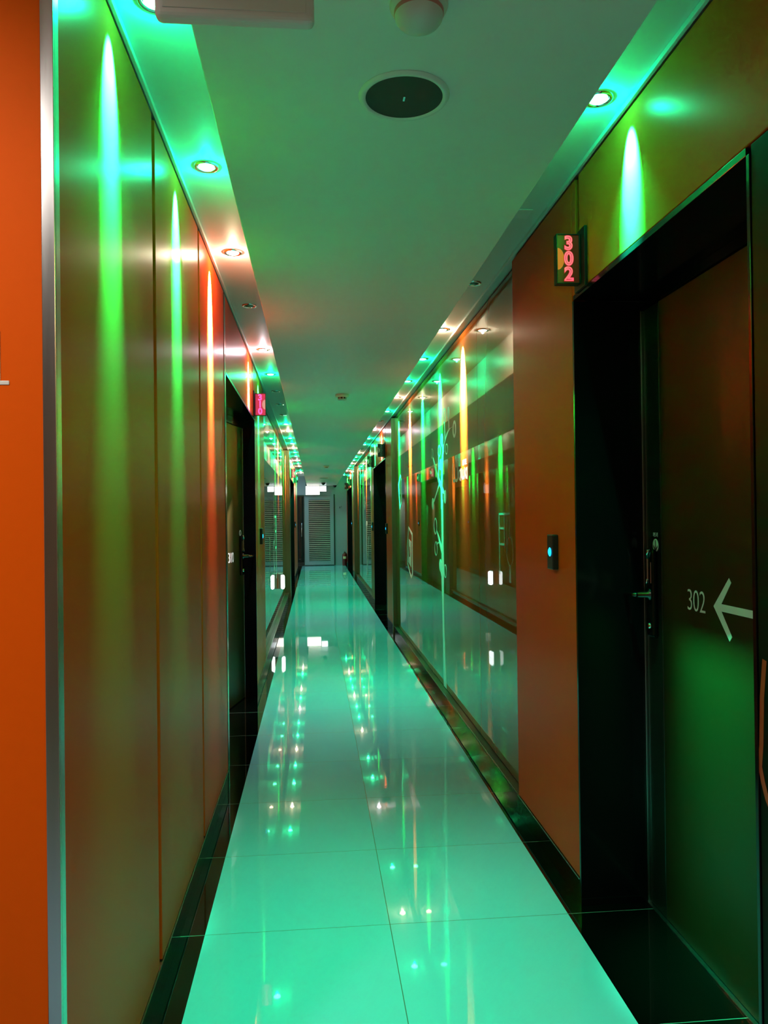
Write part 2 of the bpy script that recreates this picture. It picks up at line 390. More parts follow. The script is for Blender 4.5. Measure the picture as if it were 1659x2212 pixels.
# hotel lettering (reads from far to near on this wall)
lm = lambda y, z: Matrix.Translation((GR - .0002, y, z)) @ Matrix(((0, 0, -1, 0), (-1, 0, 0, 0), (0, 1, 0, 0), (0, 0, 0, 1)))
lt = MB()
def lstroke(pts, w):
    for (y0, z0), (y1, z1) in zip(pts, pts[1:]):
        dy, dz = y1 - y0, z1 - z0; L = math.hypot(dy, dz) or 1; ny, nz = -dz / L * w / 2, dy / L * w / 2
        ey, ez = dy / L * w * .25, dz / L * w * .25
        flat(lt, GR, [(y0 - ey + ny, z0 - ez + nz), (y1 + ey + ny, z1 + ez + nz), (y1 + ey - ny, z1 + ez - nz), (y0 - ey - ny, z0 - ez - nz)])
def ucurve(y0, y1, ztop0, ztop1, zb, w):
    pts = [(y0, ztop0)]; yc, ry = (y0 + y1) / 2, (y0 - y1) / 2
    for k in range(9):
        a = PI * k / 8; pts.append((yc + ry * math.cos(a), zb + .028 - .020 * math.sin(a)))
    pts.append((y1, ztop1)); lstroke(pts, w)
ucurve(5.385, 5.305, 1.768, 1.735, 1.637, .020); ucurve(5.305, 5.205, 1.735, 1.770, 1.637, .020)     # W
def aletter(y0, y1, z0, z1, w):
    yc, ry, zc, rz = (y0 + y1) / 2, abs(y0 - y1) / 2, (z0 + z1) / 2, (z1 - z0) / 2
    o = [(yc + ry * math.cos(2 * PI * k / 24), zc + rz * math.sin(2 * PI * k / 24)) for k in range(24)]
    i = [(yc + (ry - w) * math.cos(2 * PI * k / 24), zc + (rz - w * .62) * math.sin(2 * PI * k / 24)) for k in range(24)]
    lt.ring([(GR, *p) for p in o], [(GR, *p) for p in i], (lift(GR), 0, 0)); lstroke([(y1, z0), (y1, z1)], w)
aletter(5.180, 5.100, 1.640, 1.715, .019)
ucurve(5.070, 5.020, 1.714, 1.705, 1.640, .017); ucurve(5.020, 4.965, 1.705, 1.714, 1.640, .017)
aletter(4.945, 4.876, 1.640, 1.714, .018)
lt.text('HOTEL', .052, lm(4.962, 1.750), .0003, .0008, .92)
lt.build('hotel_lettering', M['decal'], gR2, gorigin(gR2), False)['label'] = 'white hotel lettering'
nf = MB()
outline(nf, GR, [(8.038, 1.302), (7.705, 1.232), (7.716, .811), (7.847, .766), (8.180, .898), (8.185, 1.077)], .06)
nf.ring([(GR, *p) for p in [(8.014, 1.171), (7.823, 1.144), (7.836, .882), (8.098, .926)]], [(GR, *p) for p in [(7.968, 1.096), (7.916, 1.087), (7.917, .985), (8.015, .985)]], (-.0006, 0, 0))
nf.build('frame_decal', M['decal'], gR3, gorigin(gR3), False)
hx = MB(); outline(hx, GR, [(8.745, 1.885), (8.608, 1.822), (8.61, 1.563), (8.844, 1.481), (8.912, 1.618), (8.99, 1.779)], .07)
hx.build('hexagon_decal', M['decal'], gR4, gorigin(gR4), False)
t5 = MB()
for p in ([(14.6, .3, .10), (14.6, 1.25, .10)], [(14.3, .5, .06), (14.05, 1.05, .06)], [(15.1, 1.55, .09), (15.1, 2.2, .09)], [(15.1, 1.72, .2), (14.9, 1.66, .1)]): stroke(t5, GR, p)
for e in ((15.1, 1.62, .13, .04, 1, 0), (15.1, 1.78, .13, .04, 1, 0), (14.6, 1.28, .2, .05, 1, 0)): ellipse(t5, GR, *e)
t5.build('line_decal', M['decal'], gR5, gorigin(gR5), False)
sg = MB()
stroke(sg, GL, [(10.154, 1.425, .001), (10.154, 1.424, .03), (10.154, .62, .03)])
for z, y1 in ((1.422, 9.58), (1.233, 9.88), (1.022, 9.88)): flat(sg, GL, [(10.16, z + .014), (y1, z + .014), (y1, z - .014), (10.16, z - .014)])
for y in (9.88, 9.755): stroke(sg, GL, [(y, 1.42, .012), (y, .98, .012)])
ellipse(sg, GL, 9.60, .945, .17, .185, 0, .014); stroke(sg, GL, [(9.60, .76, .05), (9.60, .55, .09)]); stroke(sg, GL, [(9.6, 1.7, .012), (9.6, 1.12, .012)])
sg.build('street_sign_decal', M['decal'], gL2, gorigin(gL2), False)['label'] = 'pale line decal of a sign post and a round tree'
tl = MB()
stroke(tl, GL, [(8.70, 1.19, .06), (8.70, .62, .03), (8.62, .25, .02)]); stroke(tl, GL, [(8.42, .75, .05), (8.36, .64, .03)]); stroke(tl, GL, [(8.55, 1.20, .02), (8.75, 1.11, .05)])
tl.build('stem_decal', M['decal'], gL1, gorigin(gL1), False)

# posts where the glass meets the panels
def post(name, x0, x1, y0, y1, lab):
    b = MB().box(x0, x1, y0, y1, .0, HS - .022, .002)
    b.box(x0 - (.003 if x1 > 0 else 0), x1 + (0 if x1 > 0 else .003), y0 - .004, y1, 0, .088, .001)
    struct(b.build(name, M['post']), lab)
post('trim_5', .932, .986, 9.295, 9.338, 'brown metal post at the end of the near right glass')
post('trim_6', .915, .986, 18.025, 18.095, 'brown metal post at the end of the far right glass')
post('trim_7', -.514, -.438, 13.69, 14.045, 'brown metal post at the end of the left glass')

# ------------------------------------------------------------------ skirting
def skirt(name, side, segs, glass_segs, lab):
    f = XL if side < 0 else XR; bk = GL - .011 if side < 0 else GR + .011
    b = MB()
    for y0, y1 in segs:
        b.use(0).box(min(f, bk), max(f, bk), y0, y1, 0, .082, .001, 1)
    for y0, y1 in segs:
        g = any(y0 >= a - .01 and y1 <= c + .01 for a, c in glass_segs)
        b.use(1 if not g else 2)
        b.box(min(f, bk) - (.003 if side > 0 else 0), max(f, bk) + (.003 if side < 0 else 0), y0, y1, .083, .0885, .0012, 1)
        if g: b.use(1).box(f - .0012 if side > 0 else f - .001, f + .001 if side > 0 else f + .0012, y0, y1, .0822, .0892)
    o = b.build(name, [M['skirt'], M['alu'], M['ledge']]); struct(o, lab)
skirt('baseboard_left', -1, [(1.478, 4.098), (6.15, 7.262), (7.264, 13.685), (17.52, 20.68)], [(7.264, 13.685)], 'black skirting with a metal edge along the left wall')
skirt('baseboard_right', 1, [(2.722, 3.572), (3.574, 9.29), (9.342, 10.13), (12.29, 12.945), (12.947, 18.02), (18.10, 19.42), (22.36, 22.74)], [(3.574, 9.29), (12.947, 18.02)], 'black skirting with a metal edge along the right wall')

# ------------------------------------------------------------------ doors
def lever_part(parent, origin, mat, mir=1):
    """rose and lever in door-local axes (u along the leaf, n out of the leaf)"""
    b = MB()
    b.lathe([(0, 0), (.024, 0), (.024, .006), (.012, .010), (.010, .045), (0, .045)], axis='Y', n=20)
    b.tube([(0, .040, 0), (0, .050, 0), (.012, .055, -.001), (.05, .056, -.002), (.115, .055, -.004)], [.009, .009, .0085, .008, .0065], 10)
    bmesh.ops.transform(b.bm, matrix=mat, verts=b.bm.verts)
    return b.build('lever', M['gunmetal'], parent, origin)
def lock_set(parent, origin, mat):
    b = MB()
    b.box(-.030, .030, 0, .022, -.155, .155, .012, 3, mat=None)
    bmesh.ops.transform(b.bm, matrix=mat, verts=b.bm.verts)
    lk = b.build('lock_plate', M['black'], parent, origin)
    b = MB()      # chrome card slot and key cylinder
    b.box(.004, .012, .018, .026, .045, .125, .002).box(-.020, -.017, .018, .024, .035, .110, .001)
    b.tube([(.008, .023, .122), (.002, .026, .140), (-.010, .026, .152)], .0055, 8)
    b.tube([(.008, .023, .05), (.012, .024, .036), (.018, .024, .028)], .004, 8)
    b.lathe([(0, .028), (.010, .028), (.012, .022)], origin=(0, 0, -.115), axis='Y', n=18)
    bmesh.ops.transform(b.bm, matrix=mat, verts=b.bm.verts)
    b.build('card_slot', M['chrome'], lk, origin)
    lv = lever_part(lk, origin, mat @ Matrix.Translation((0, .02, -.005)))
    return lk

# door 302: leaf on x = 1.19 facing the corridor
d1 = struct(empty('door_1', (1.19, 2.15, 0)), 'dark recessed door of room 302 with a white number and arrow'); O1 = (1.19, 2.15, 0)
b = MB()
b.box(XR - .003, 1.26, 2.700, 2.714, 0, HD, .001).box(XR - .003, 1.26, 1.572, 1.584, 0, HD, .001)
b.box(XR - .003, 1.26, 1.584, 2.700, HD, HD + .018, .001)
b.box(1.235, 1.26, 1.584, 2.700, 0, HD)
b.box(1.183, 1.235, 1.584, 2.700, 2.138, HD, .001)
b.build('frame', M['black'], d1, O1)
b = MB(); b.box(1.19, 1.23, 1.600, 2.566, .008, 2.134, .0015); lf = b.build('leaf', M['leaf'], d1, O1)
b = MB(); b.box(1.1885, 1.23, 2.567, 2.690, .008, 2.134, .003); b.build('stile', M['stile'], d1, O1)
b = MB(); b.box(1.180, 1.235, 2.6915, 2.6985, .006, 2.134, .001); b.build('edge_strip', M['alu'], d1, O1)
b = MB(); b.box(1.176, 1.235, 1.585, 2.700, .0005, .006, .001); b.build('threshold', M['alu'], d1, O1)
m_lock = Matrix.Translation((1.1885, 2.622, 1.122)) @ Matrix(((0, -1, 0, 0), (1, 0, 0, 0), (0, 0, 1, 0), (0, 0, 0, 1)))
lock_set(d1, O1, m_lock)
dm = lambda y, z: Matrix.Translation((1.1897, y, z)) @ Matrix(((0, 0, -1, 0), (-1, 0, 0, 0), (0, 1, 0, 0), (0, 0, 0, 1)))
b = MB(); b.text('302', .098, dm(2.330, 1.121), .0004, -.0012, .86, .95); b.build('numerals', M['decal'], lf, O1)['label'] = 'white number 302'
b = MB()
tip = (2.223, 1.121)
for l in ([tip, (2.134, 1.212), (2.122, 1.199), (2.187, 1.121)], [tip, (2.187, 1.121), (2.121, 1.043), (2.135, 1.028)], [(2.20, 1.132), (1.66, 1.132), (1.66, 1.110), (2.20, 1.110)]):
    b.prism([(1.1899, y, z) for y, z in l], (lift(1), 0, 0))
b.build('arrow', M['decal'], lf, O1, False)['label'] = 'white arrow pointing at the number'
b = MB(); n = 28
b.ring([(1.1884, 2.610 + .0225 * math.cos(2 * PI * k / n), 1.290 + .0225 * math.sin(2 * PI * k / n)) for k in range(n)],
       [(1.1884, 2.610 + .0205 * math.cos(2 * PI * k / n), 1.290 + .0205 * math.sin(2 * PI * k / n)) for k in range(n)], (-.0007, 0, 0))
b.prism([(1.1884, 2.610 + .0206 * math.cos(2 * PI * k / n), 1.290 + .0206 * math.sin(2 * PI * k / n)) for k in range(n)], (-.0005, 0, 0))
st = b.build('sticker', M['decal'], d1, O1, False); st['label'] = 'round white sticker with a black down arrow'
b = MB()
for l in ([(2.612, 1.308), (2.608, 1.308), (2.608, 1.276), (2.612, 1.276)], [(2.610, 1.274), (2.626, 1.290), (2.626, 1.283), (2.610, 1.268)], [(2.610, 1.274), (2.610, 1.268), (2.594, 1.283), (2.594, 1.290)]):
    b.prism([(1.1878, y, z) for y, z in l], (-.0006, 0, 0))
b.build('arrow_mark', M['blackmatt'], st, O1, False)
b = MB(); b.text('카드키', .017, Matrix.Translation((1.1882, 2.611, 1.326)) @ Matrix(((0, 0, -1, 0), (-1, 0, 0, 0), (0, 1, 0, 0), (0, 0, 0, 1))), .0003, .0002, .8)
b.build('sticker_lettering', M['decal'], d1, O1)

# door 310: leaf turned a little from the corridor axis
d2 = struct(empty('door_2', (-.56, 5.6, 0)), 'dark angled door of room 310 in a black doorway'); O2 = (-.56, 5.6, 0)
b = MB()
b.box(-.600, XL + .003, 6.124, 6.143, 0, HD, .001)                       # far jamb
b.box(-.90, XL + .003, 4.165, 6.124, HD, HD + .016, .001)                # soffit
b.box(-.90, -.565, 6.124, 6.16, 0, HD)
b.box(-.90, -.51, 4.12, 4.165, 0, HD)
b.box(-.90, -.86, 4.165, 6.124, 0, HD)
b.build('frame', M['black'], d2, O2)
ang = math.atan2(-.075, -.36)
u = Vector((-.075, -.36, 0)).normalized(); nrm = Vector((-u.y, u.x, 0));
if nrm.x < 0: nrm = -nrm
leafm = Matrix(((u.x, nrm.x, 0, -.558), (u.y, nrm.y, 0, 6.118), (0, 0, 1, 0), (0, 0, 0, 1)))
def leaf_part(mb, name, mat, parent):
    bmesh.ops.transform(mb.bm, matrix=leafm, verts=mb.bm.verts); return mb.build(name, mat, parent, O2)
lf2 = leaf_part(MB().box(.012, 1.0, -.045, 0, .008, 2.108, .0015), 'leaf', M['leaf'], d2)
leaf_part(MB().box(.002, .010, -.05, .004, .006, 2.110, .001), 'edge_strip', M['alu'], d2)
leaf_part(MB().box(1.003, 1.35, -.05, .003, 0, HD - .002, .001), 'side_panel', M['black'], d2)
leaf_part(MB().box(.0, 1.35, -.05, .003, 2.112, HD - .001, .001), 'head_panel', M['black'], d2)
lock_set(d2, O2, leafm @ Matrix.Translation((.085, 0, 1.118)) @ Matrix(((-1, 0, 0, 0), (0, 1, 0, 0), (0, 0, 1, 0), (0, 0, 0, 1))))
b = MB(); b.text('310', .108, leafm @ Matrix.Translation((.318, .0003, 1.108)) @ Matrix(((-1, 0, 0, 0), (0, 0, 1, 0), (0, 1, 0, 0), (0, 0, 0, 1))), .0004, -.0008, .86, .95)
b.build('numerals', M['decal'], lf2, O2)['label'] = 'white number 310'
b = MB()
b.ring([(.085 + .0225 * math.cos(2 * PI * k / n), .0003, 1.290 + .0225 * math.sin(2 * PI * k / n)) for k in range(n)],
       [(.085 + .014 * math.cos(2 * PI * k / n), .0003, 1.290 + .016 * math.sin(2 * PI * k / n)) for k in range(n)], (0, .0006, 0))
leaf_part(b, 'sticker', M['decal'], d2)
# narrow lit edge at the near side of the doorway
b = MB(); b.box(-.512, -.505, 4.168, 4.174, 0, HD - .002, .0015); b.build('near_edge_strip', M['alu'], d2, O2)

def plain_door(name, side, y0, y1, depth, lab, splits=(.5,)):
    x0 = XL if side < 0 else XR; d = struct(empty(name, (x0, (y0 + y1) / 2, 0)), lab); O = (x0, (y0 + y1) / 2, 0)
    sg_ = -1 if side < 0 else 1
    def B(mb, a, c, *r): return mb.box(min(x0 + sg_ * a, x0 + sg_ * c), max(x0 + sg_ * a, x0 + sg_ * c), *r)
    b = MB(); B(b, -.003, depth + .05, y0, y0 + .014, 0, HD, .001); B(b, -.003, depth + .05, y1 - .014, y1, 0, HD, .001); B(b, -.003, depth + .05, y0 + .014, y1 - .014, HD, HD + .018, .001)
    B(b, depth + .05, depth + .07, y0, y1, 0, HD)
    b.build('frame', M['black'], d, O)
    ys = [y0 + .02] + [y0 + (y1 - y0) * s for s in splits] + [y1 - .02]
    for a, c in zip(ys, ys[1:]):
        b = MB(); B(b, depth, depth + .04, a + .012, c - .012, .008, 2.13, .0015); lf_ = b.build('leaf', M['leaf'], d, O)
        b = MB(); xx = x0 + sg_ * (depth - .03); yy = c - .09 if side < 0 else a + .09
        b.tube([(x0 + sg_ * depth, yy, 1.10), (xx, yy, 1.10), (xx, yy - .10, 1.098)], .009, 8); B(b, depth - .008, depth, yy - .025, yy + .025, .98, 1.24, .002)
        b.build('lever', M['chrome'], lf_, O)
    return d
plain_door('door_3', 1, 10.135, 12.27, .25, 'black recessed double doorway beyond the near right glass', (.5,))
plain_door('door_4', 1, 19.46, 22.33, .20, 'black doorway at the far end of the right wall', (.5,))
plain_door('door_5', -1, 14.06, 17.49, .12, 'black doorway past the brown post on the left', (.44,))

# ------------------------------------------------------------------ room number signs
def room_sign(side, y, digits, state, label):
    """case with face towards the camera; sticks out of the wall panel"""
    x0 = XL if side < 0 else XR; k = 1 if side < 0 else -1; z0, z1 = 2.200, 2.373
    r = empty('room_sign', (x0, y, z0)); O = (x0, y, z0)
    tag(r, label, 'room number sign', 'room number signs')
    def B(mb, a, c, *rr): return mb.box(min(x0 + k * a, x0 + k * c), max(x0 + k * a, x0 + k * c), *rr)
    b = MB(); B(b, .0005, .011, y - .055, y + .052, z0 - .015, z1 + .017, .0015); b.build('back_plate', M['signcase'], r, O)
    b = MB()
    B(b, .0112, .096, y - .016, y + .016, z1 - .004, z1, .001); B(b, .0112, .096, y - .016, y + .016, z0, z0 + .004, .001)
    B(b, .0920, .096, y - .016, y + .016, z0 + .004, z1 - .004, .001); B(b, .0112, .0160, y - .016, y + .016, z0 + .004, z1 - .004, .001)
    b.build('case', M['signcase'], r, O)
    face = {'lit': M['face_dark'], 'red': M['face_red'], 'off': M['face_off']}[state]
    b = MB(); B(b, .0162, .0918, y - .012, y + .012, z0 + .0042, z1 - .0042); b.build('face', face, r, O)
    if digits:
        b = MB(); cx = x0 + k * .052; h = (z1 - z0 - .012) / 3
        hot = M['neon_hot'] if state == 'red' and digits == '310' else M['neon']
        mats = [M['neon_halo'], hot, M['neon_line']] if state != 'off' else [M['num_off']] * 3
        for i, ch in enumerate(digits):
            cz = z1 - .0065 - h * (i + .5)
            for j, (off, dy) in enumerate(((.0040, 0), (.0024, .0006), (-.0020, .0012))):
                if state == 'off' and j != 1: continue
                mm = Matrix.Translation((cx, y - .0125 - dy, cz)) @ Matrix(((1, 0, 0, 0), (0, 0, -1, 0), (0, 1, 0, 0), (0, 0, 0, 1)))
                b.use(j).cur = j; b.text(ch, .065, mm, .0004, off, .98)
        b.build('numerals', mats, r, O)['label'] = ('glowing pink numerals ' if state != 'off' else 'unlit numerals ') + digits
    # half round window at the outer edge
    b = MB(); e = x0 + k * .0917; nn = 16
    b.prism([(e - k * .024 * math.sin(PI * q / nn), y - .0122, (z0 + z1) / 2 + .038 * math.cos(PI * q / nn)) for q in range(nn + 1)], (0, -.0004, 0))
    b.build('half_round_window', {'lit': M['tan_lit'], 'red': M['tan_pink'], 'off': M['tan']}[state], r, O, False)['label'] = 'tan half-round window'
    return r
room_sign(1, 2.612, '302', 'lit', 'lit pink 302 sign on the right wall above the black doorbell')
room_sign(-1, 6.070, '310', 'red', 'red lit 310 sign above the dark doorway on the left wall')
room_sign(1, 10.22, '305', 'off', 'unlit dark sign beside the brown post, nearer of the pair over the second right doorway')
room_sign(1, 12.26, '306', 'off', 'unlit dark sign against the green-lit panel past the second right doorway')
room_sign(-1, 15.40, '309', 'red', 'red lit 309 sign far down the left wall past the brown post')
room_sign(-1, 17.45, '308', 'off', 'unlit dark sign behind the red 309 sign on the far left wall')
room_sign(1, 19.60, '307', 'off', 'unlit dark sign next to the far right post')
room_sign(1, 21.70, '', 'off', 'last unlit dark sign on the right before the end wall')

# ------------------------------------------------------------------ doorbells
def doorbell(side, y, z, label):
    x0 = XL if side < 0 else XR; k = 1 if side < 0 else -1; r = empty('doorbell_switch', (x0, y, z)); O = (x0, y, z)
    tag(r, label, 'doorbell', 'doorbells with blue lights')
    b = MB(); b.box(min(x0 + k * .0005, x0 + k * .024), max(x0 + k * .0005, x0 + k * .024), y - .036, y + .036, z - .068, z + .068, .004, 2); b.build('housing', M['blackmatt'], r, O)
    b = MB(); b.lathe([(0, k * .0285), (.012, k * .0275), (.0175, k * .0242), (.0175, k * .022)], origin=(x0, y, z), axis='X', n=24)
    b.build('button', M['blue'], r, O)['label'] = 'glowing blue button'
    return r
doorbell(1, 2.952, 1.256, 'black doorbell with a glowing blue button on the orange panel below the 302 sign')
doorbell(-1, 6.62, 1.25, 'black doorbell on the green-lit panel beside the doorway of room 310')
doorbell(1, 9.98, 1.25, 'doorbell on the near side of the second right doorway')
doorbell(1, 12.42, 1.25, 'doorbell on the green-lit panel beyond the second right doorway')
doorbell(-1, 17.80, 1.25, 'tiny doorbell on the last orange panel of the left wall')
doorbell(1, 19.30, 1.25, 'tiny doorbell near the last doorway on the right wall')

# ------------------------------------------------------------------ downlights
def lamp_data(name, col, power, size, blend, rad):
    l = bpy.data.lights.new(name, 'SPOT'); l.color = col; l.energy = power; l.spot_size = math.radians(size); l.spot_blend = blend; l.shadow_soft_size = rad
    return l
COL = {'green': (.0005, 1., .37), 'warm': (1., .84, .56), 'white': (1., .86, .95)}
POW = {'green': 1.0, 'warm': 1.0, 'white': .9}
K_BEAM, K_CORE, K_POOL, K_GLOW = 7800., 860., 118., 4.
FLOOR_SHARE = {'green': 1., 'warm': .05, 'white': .45}
LD = {}
for c in COL:
    LD[c] = (lamp_data('beam_' + c, COL[c], K_BEAM * POW[c], 50, 1., .006), lamp_data('core_' + c, COL[c], K_CORE * POW[c] * (1. if c == 'green' else .3), 22, 1., .006), lamp_data('pool_' + c, COL[c], K_POOL * POW[c] * FLOOR_SHARE[c], 74, 1., .008))
    g_ = bpy.data.lights.new('glow_' + c, 'POINT'); g_.color = COL[c]; g_.energy = K_GLOW * POW[c] * (1. if c == 'green' else .75); g_.shadow_soft_size = .006; LD[c] += (g_,)
def make_downlight(kind):
    r = empty('downlight')
    b = MB(); b.lathe([(.0300, .0), (.0335, -.0055), (.0405, -.0050), (.0430, 0)], n=36); b.build('trim_ring', M['chrome'], r)
    b = MB(); b.lathe([(.0300, -.0008), (0, -.0006)], n=28); b.build('can', M['can'], r)
    b = MB()
    if kind == 'off': b.lathe([(.026, -.001), (.0255, -.004), (.018, -.009), (0, -.011)], n=28)
    else: b.lathe([(.028, -.001), (.0275, -.004), (.022, -.0075), (.012, -.0095), (0, -.010)], n=28)
    b.build('lamp', M['bulb_' + kind], r)
    return r
PROTO = {}
ORD = ['nearest', 'second', 'third', 'fourth', 'fifth', 'sixth', 'seventh', 'eighth', 'ninth', 'tenth', 'eleventh', 'twelfth', 'thirteenth', 'fourteenth', 'fifteenth', 'sixteenth', 'seventeenth', 'eighteenth', 'nineteenth', 'twentieth', 'twenty-first', 'twenty-second', 'twenty-third']
def place_downlight(side, x, y, kind, i, total):
    if kind not in PROTO: o = PROTO[kind] = make_downlight(kind)
    else: o = copy_tree(PROTO[kind])
    o.location = (x, y, HS)
    where = 'left' if side < 0 else 'right'
    st_ = {'green': 'glowing green', 'warm': 'warm glowing', 'white': 'white glowing', 'off': 'unlit'}[kind]
    pos = ('nearest the camera' if i == 0 else ORD[i] + ' from the camera')
    tag(o, '%s round downlight in the %s ceiling cove, %s' % (st_, where, pos), 'downlight', 'downlights in the %s ceiling cove' % where)
    if kind != 'off':
        k = -1 if side < 0 else 1
        for j, (ld, tilt, dz) in enumerate(zip(LD[kind], (30, 10, 0, 0), (-.0135, -.0135, -.0135, -.0175))):
            l = bpy.data.objects.new(ld.name, ld); C.objects.link(l); l.parent = o; l.location = (0, 0, dz)
            l.rotation_euler = (0, -k * math.radians(tilt), 0)       # tipped towards its wall
            if j == 0: l.scale = (1, .70, 1)                          # lens throws a narrow upright beam
LEFT = [(1.847, 'green'), (2.706, 'green'), (3.571, 'warm'), (4.46, 'off'), (5.619, 'white'), (6.573, 'green'), (7.457, 'off'), (8.304, 'off'), (9.159, 'off'), (10.036, 'green'), (10.862, 'warm'),
        (11.803, 'green'), (12.643, 'green'), (13.521, 'warm'), (14.378, 'green'), (15.237, 'green'), (16.40, 'white'), (17.35, 'green'), (18.25, 'warm'), (19.15, 'off'), (20.0, 'green'), (20.9, 'warm')]
RIGHT = [(2.19, 'green'), (3.98, 'off'), (4.978, 'warm'), (5.906, 'green'), (6.878, 'green'), (7.813, 'warm'), (8.839, 'green'), (9.732, 'off'), (10.71, 'white'), (11.90, 'green'), (12.885, 'green'),
         (13.75, 'off'), (14.544, 'warm'), (15.544, 'green'), (16.42, 'green'), (17.40, 'warm'), (18.26, 'green'), (19.20, 'green'), (20.15, 'warm'), (21.15, 'off'), (22.05, 'green')]
for i, (y, k) in enumerate(LEFT): place_downlight(-1, -.360, y, k, i, len(LEFT))
for i, (y, k) in enumerate(RIGHT): place_downlight(1, .842, y, k, i, len(RIGHT))
b = MB().box(.79, .88, 3.00, 3.09, HS - .004, HS - .0005, .001)
tag(b.build('blank_cover', M['grey'], None, (.835, 3.045, HS)), 'small square cover plate in the right cove between the first two lamps', 'cover plate')

# ------------------------------------------------------------------ things on the dropped ceiling
sp = tag(empty('ceiling_speaker', (.209, 1.707, HM)), 'round ceiling speaker with a dark grille and white rim', 'ceiling speaker'); O = (.209, 1.707, HM)
b = MB(); b.lathe([(.086, -.004), (.090, -.007), (.098, -.006), (.102, -.0005)], origin=O, n=64); b.build('rim', M['ceil'], sp, O)
b = MB(); b.lathe([(.0875, -.0035), (0, -.0045)], origin=O, n=64); b.build('grille', M['grille'], sp, O)
b = MB(); b.box(.2065, .2115, 1.699, 1.717, HM - .0065, HM - .0046, .0004); b.build('badge', M['alu'], sp, O)
sr = tag(empty('ceiling_alarm', (.200, 1.395, HM)), 'white domed fire alarm on the ceiling at the top of the picture', 'fire alarm'); O = (.200, 1.395, HM)
b = MB(); b.lathe([(.052, -.0005), (.054, -.006), (.050, -.014), (.044, -.016)], origin=O, n=48); b.build('base', M['white'], sr, O)
b = MB(); b.lathe([(.0455, -.0155), (.0455, -.022), (.0445, -.023)], origin=O, n=48); b.build('lens_ring', M['red_tint'], sr, O)
b = MB(); b.lathe([(.0445, -.0225), (.043, -.030), (.037, -.038), (.026, -.044), (.012, -.047), (0, -.0475)], origin=O, n=48); b.build('dome', M['white'], sr, O)
def detector(x, y, label):
    r = tag(empty('smoke_detector', (x, y, HM)), label, 'smoke detector', 'smoke detectors'); O = (x, y, HM)
    b = MB(); b.lathe([(.052, -.0005), (.053, -.008), (.050, -.018), (.036, -.024)], origin=O, n=40); b.build('base', M['white'], r, O)
    b = MB(); b.lathe([(.030, -.022), (.030, -.036)], origin=O, n=40); b.build('sensor_slots', M['gap'], r, O)
    b = MB()
    for k in range(8):
        a = 2 * PI * k / 8 + .2; m_ = Matrix.Translation((x, y, HM - .030)) @ Matrix.Rotation(a, 4, 'Z')
        b.box(.028, .034, -.0035, .0035, -.008, .007, 0, 2, mat=m_)
    b.lathe([(.034, -.036), (.034, -.041), (.026, -.046), (0, -.048)], origin=O, n=40); b.build('cap', M['white'], r, O)
detector(.218, 5.889, 'white smoke detector on the ceiling midway down the corridor')
detector(.217, 13.965, 'tiny smoke detector on the far ceiling near the end wall')
r = tag(empty('ceiling_vent', (.22, 18.2, HM)), 'flat dark disc on the far ceiling before the end wall', 'ceiling speaker'); O = (.22, 18.2, HM)
b = MB(); b.lathe([(.10, -.0005), (.102, -.008), (.094, -.011)], origin=O, n=40); b.build('rim', M['grey'], r, O)
b = MB(); b.lathe([(.094, -.0105), (0, -.0115)], origin=O, n=40); b.build('grille', M['grille'], r, O)
def dome_camera(x, y, label):
    r = tag(empty('ceiling_camera', (x, y, HM)), label, 'security camera', 'dome cameras'); O = (x, y, HM)
    b = MB(); b.lathe([(.055, -.0005), (.056, -.018), (.050, -.024)], origin=O, n=36); b.build('base', M['blackmatt'], r, O)
    b = MB(); b.lathe([(.047, -.023), (.044, -.040), (.032, -.056), (.015, -.064), (0, -.066)], origin=O, n=36); b.build('dome', M['black'], r, O)
dome_camera(.235, 20.7, 'black dome camera hanging in front of the bright light boxes')
dome_camera(.585, 22.4, 'black dome camera at the right end of the ceiling')
# hanging lightbox at the top edge of the frame
r = tag(empty('hanging_lightbox', (-.116, 1.235, HM)), 'grey box with rounded corners hanging from the ceiling at the top edge', 'sign box'); O = (-.116, 1.235, HM)
b = MB(); b.box(-.241, .008, 1.222, 1.250, 2.186, 2.318, .010, 4); b.build('housing', M['grey'], r, O)
b = MB(); b.box(-.228, -.005, 1.2203, 1.2223, 2.199, 2.305, .0008); b.build('face', M['white'], r, O)
b = MB()
for xx in (-.19, -.045): b.tube([(xx, 1.236, 2.315), (xx, 1.236, HM - .0005)], .006, 10)
b.build('hanger', M['chrome'], r, O)

# ------------------------------------------------------------------ low wall lamp on the left glass
O = (GL, 10.42, .53); r = tag(empty('wall_lamp', O), 'low bright wall lamp on the left glass with a white lens', 'wall lamp')
b = MB(); b.box(GL + .0005, GL + .046, 10.37, 10.47, .46, .645, .006, 2); b.build('housing', M['alu'], r, O)
b = MB(); b.box(GL + .047, GL + .090, 10.36, 10.48, .455, .640, .020, 4); b.build('lens', M['sconce'], r, O)
b = MB(); b.box(GL + .0005, GL + .070, 10.368, 10.472, .646, .664, .005, 2); b.build('cap', M['alu'], r, O)

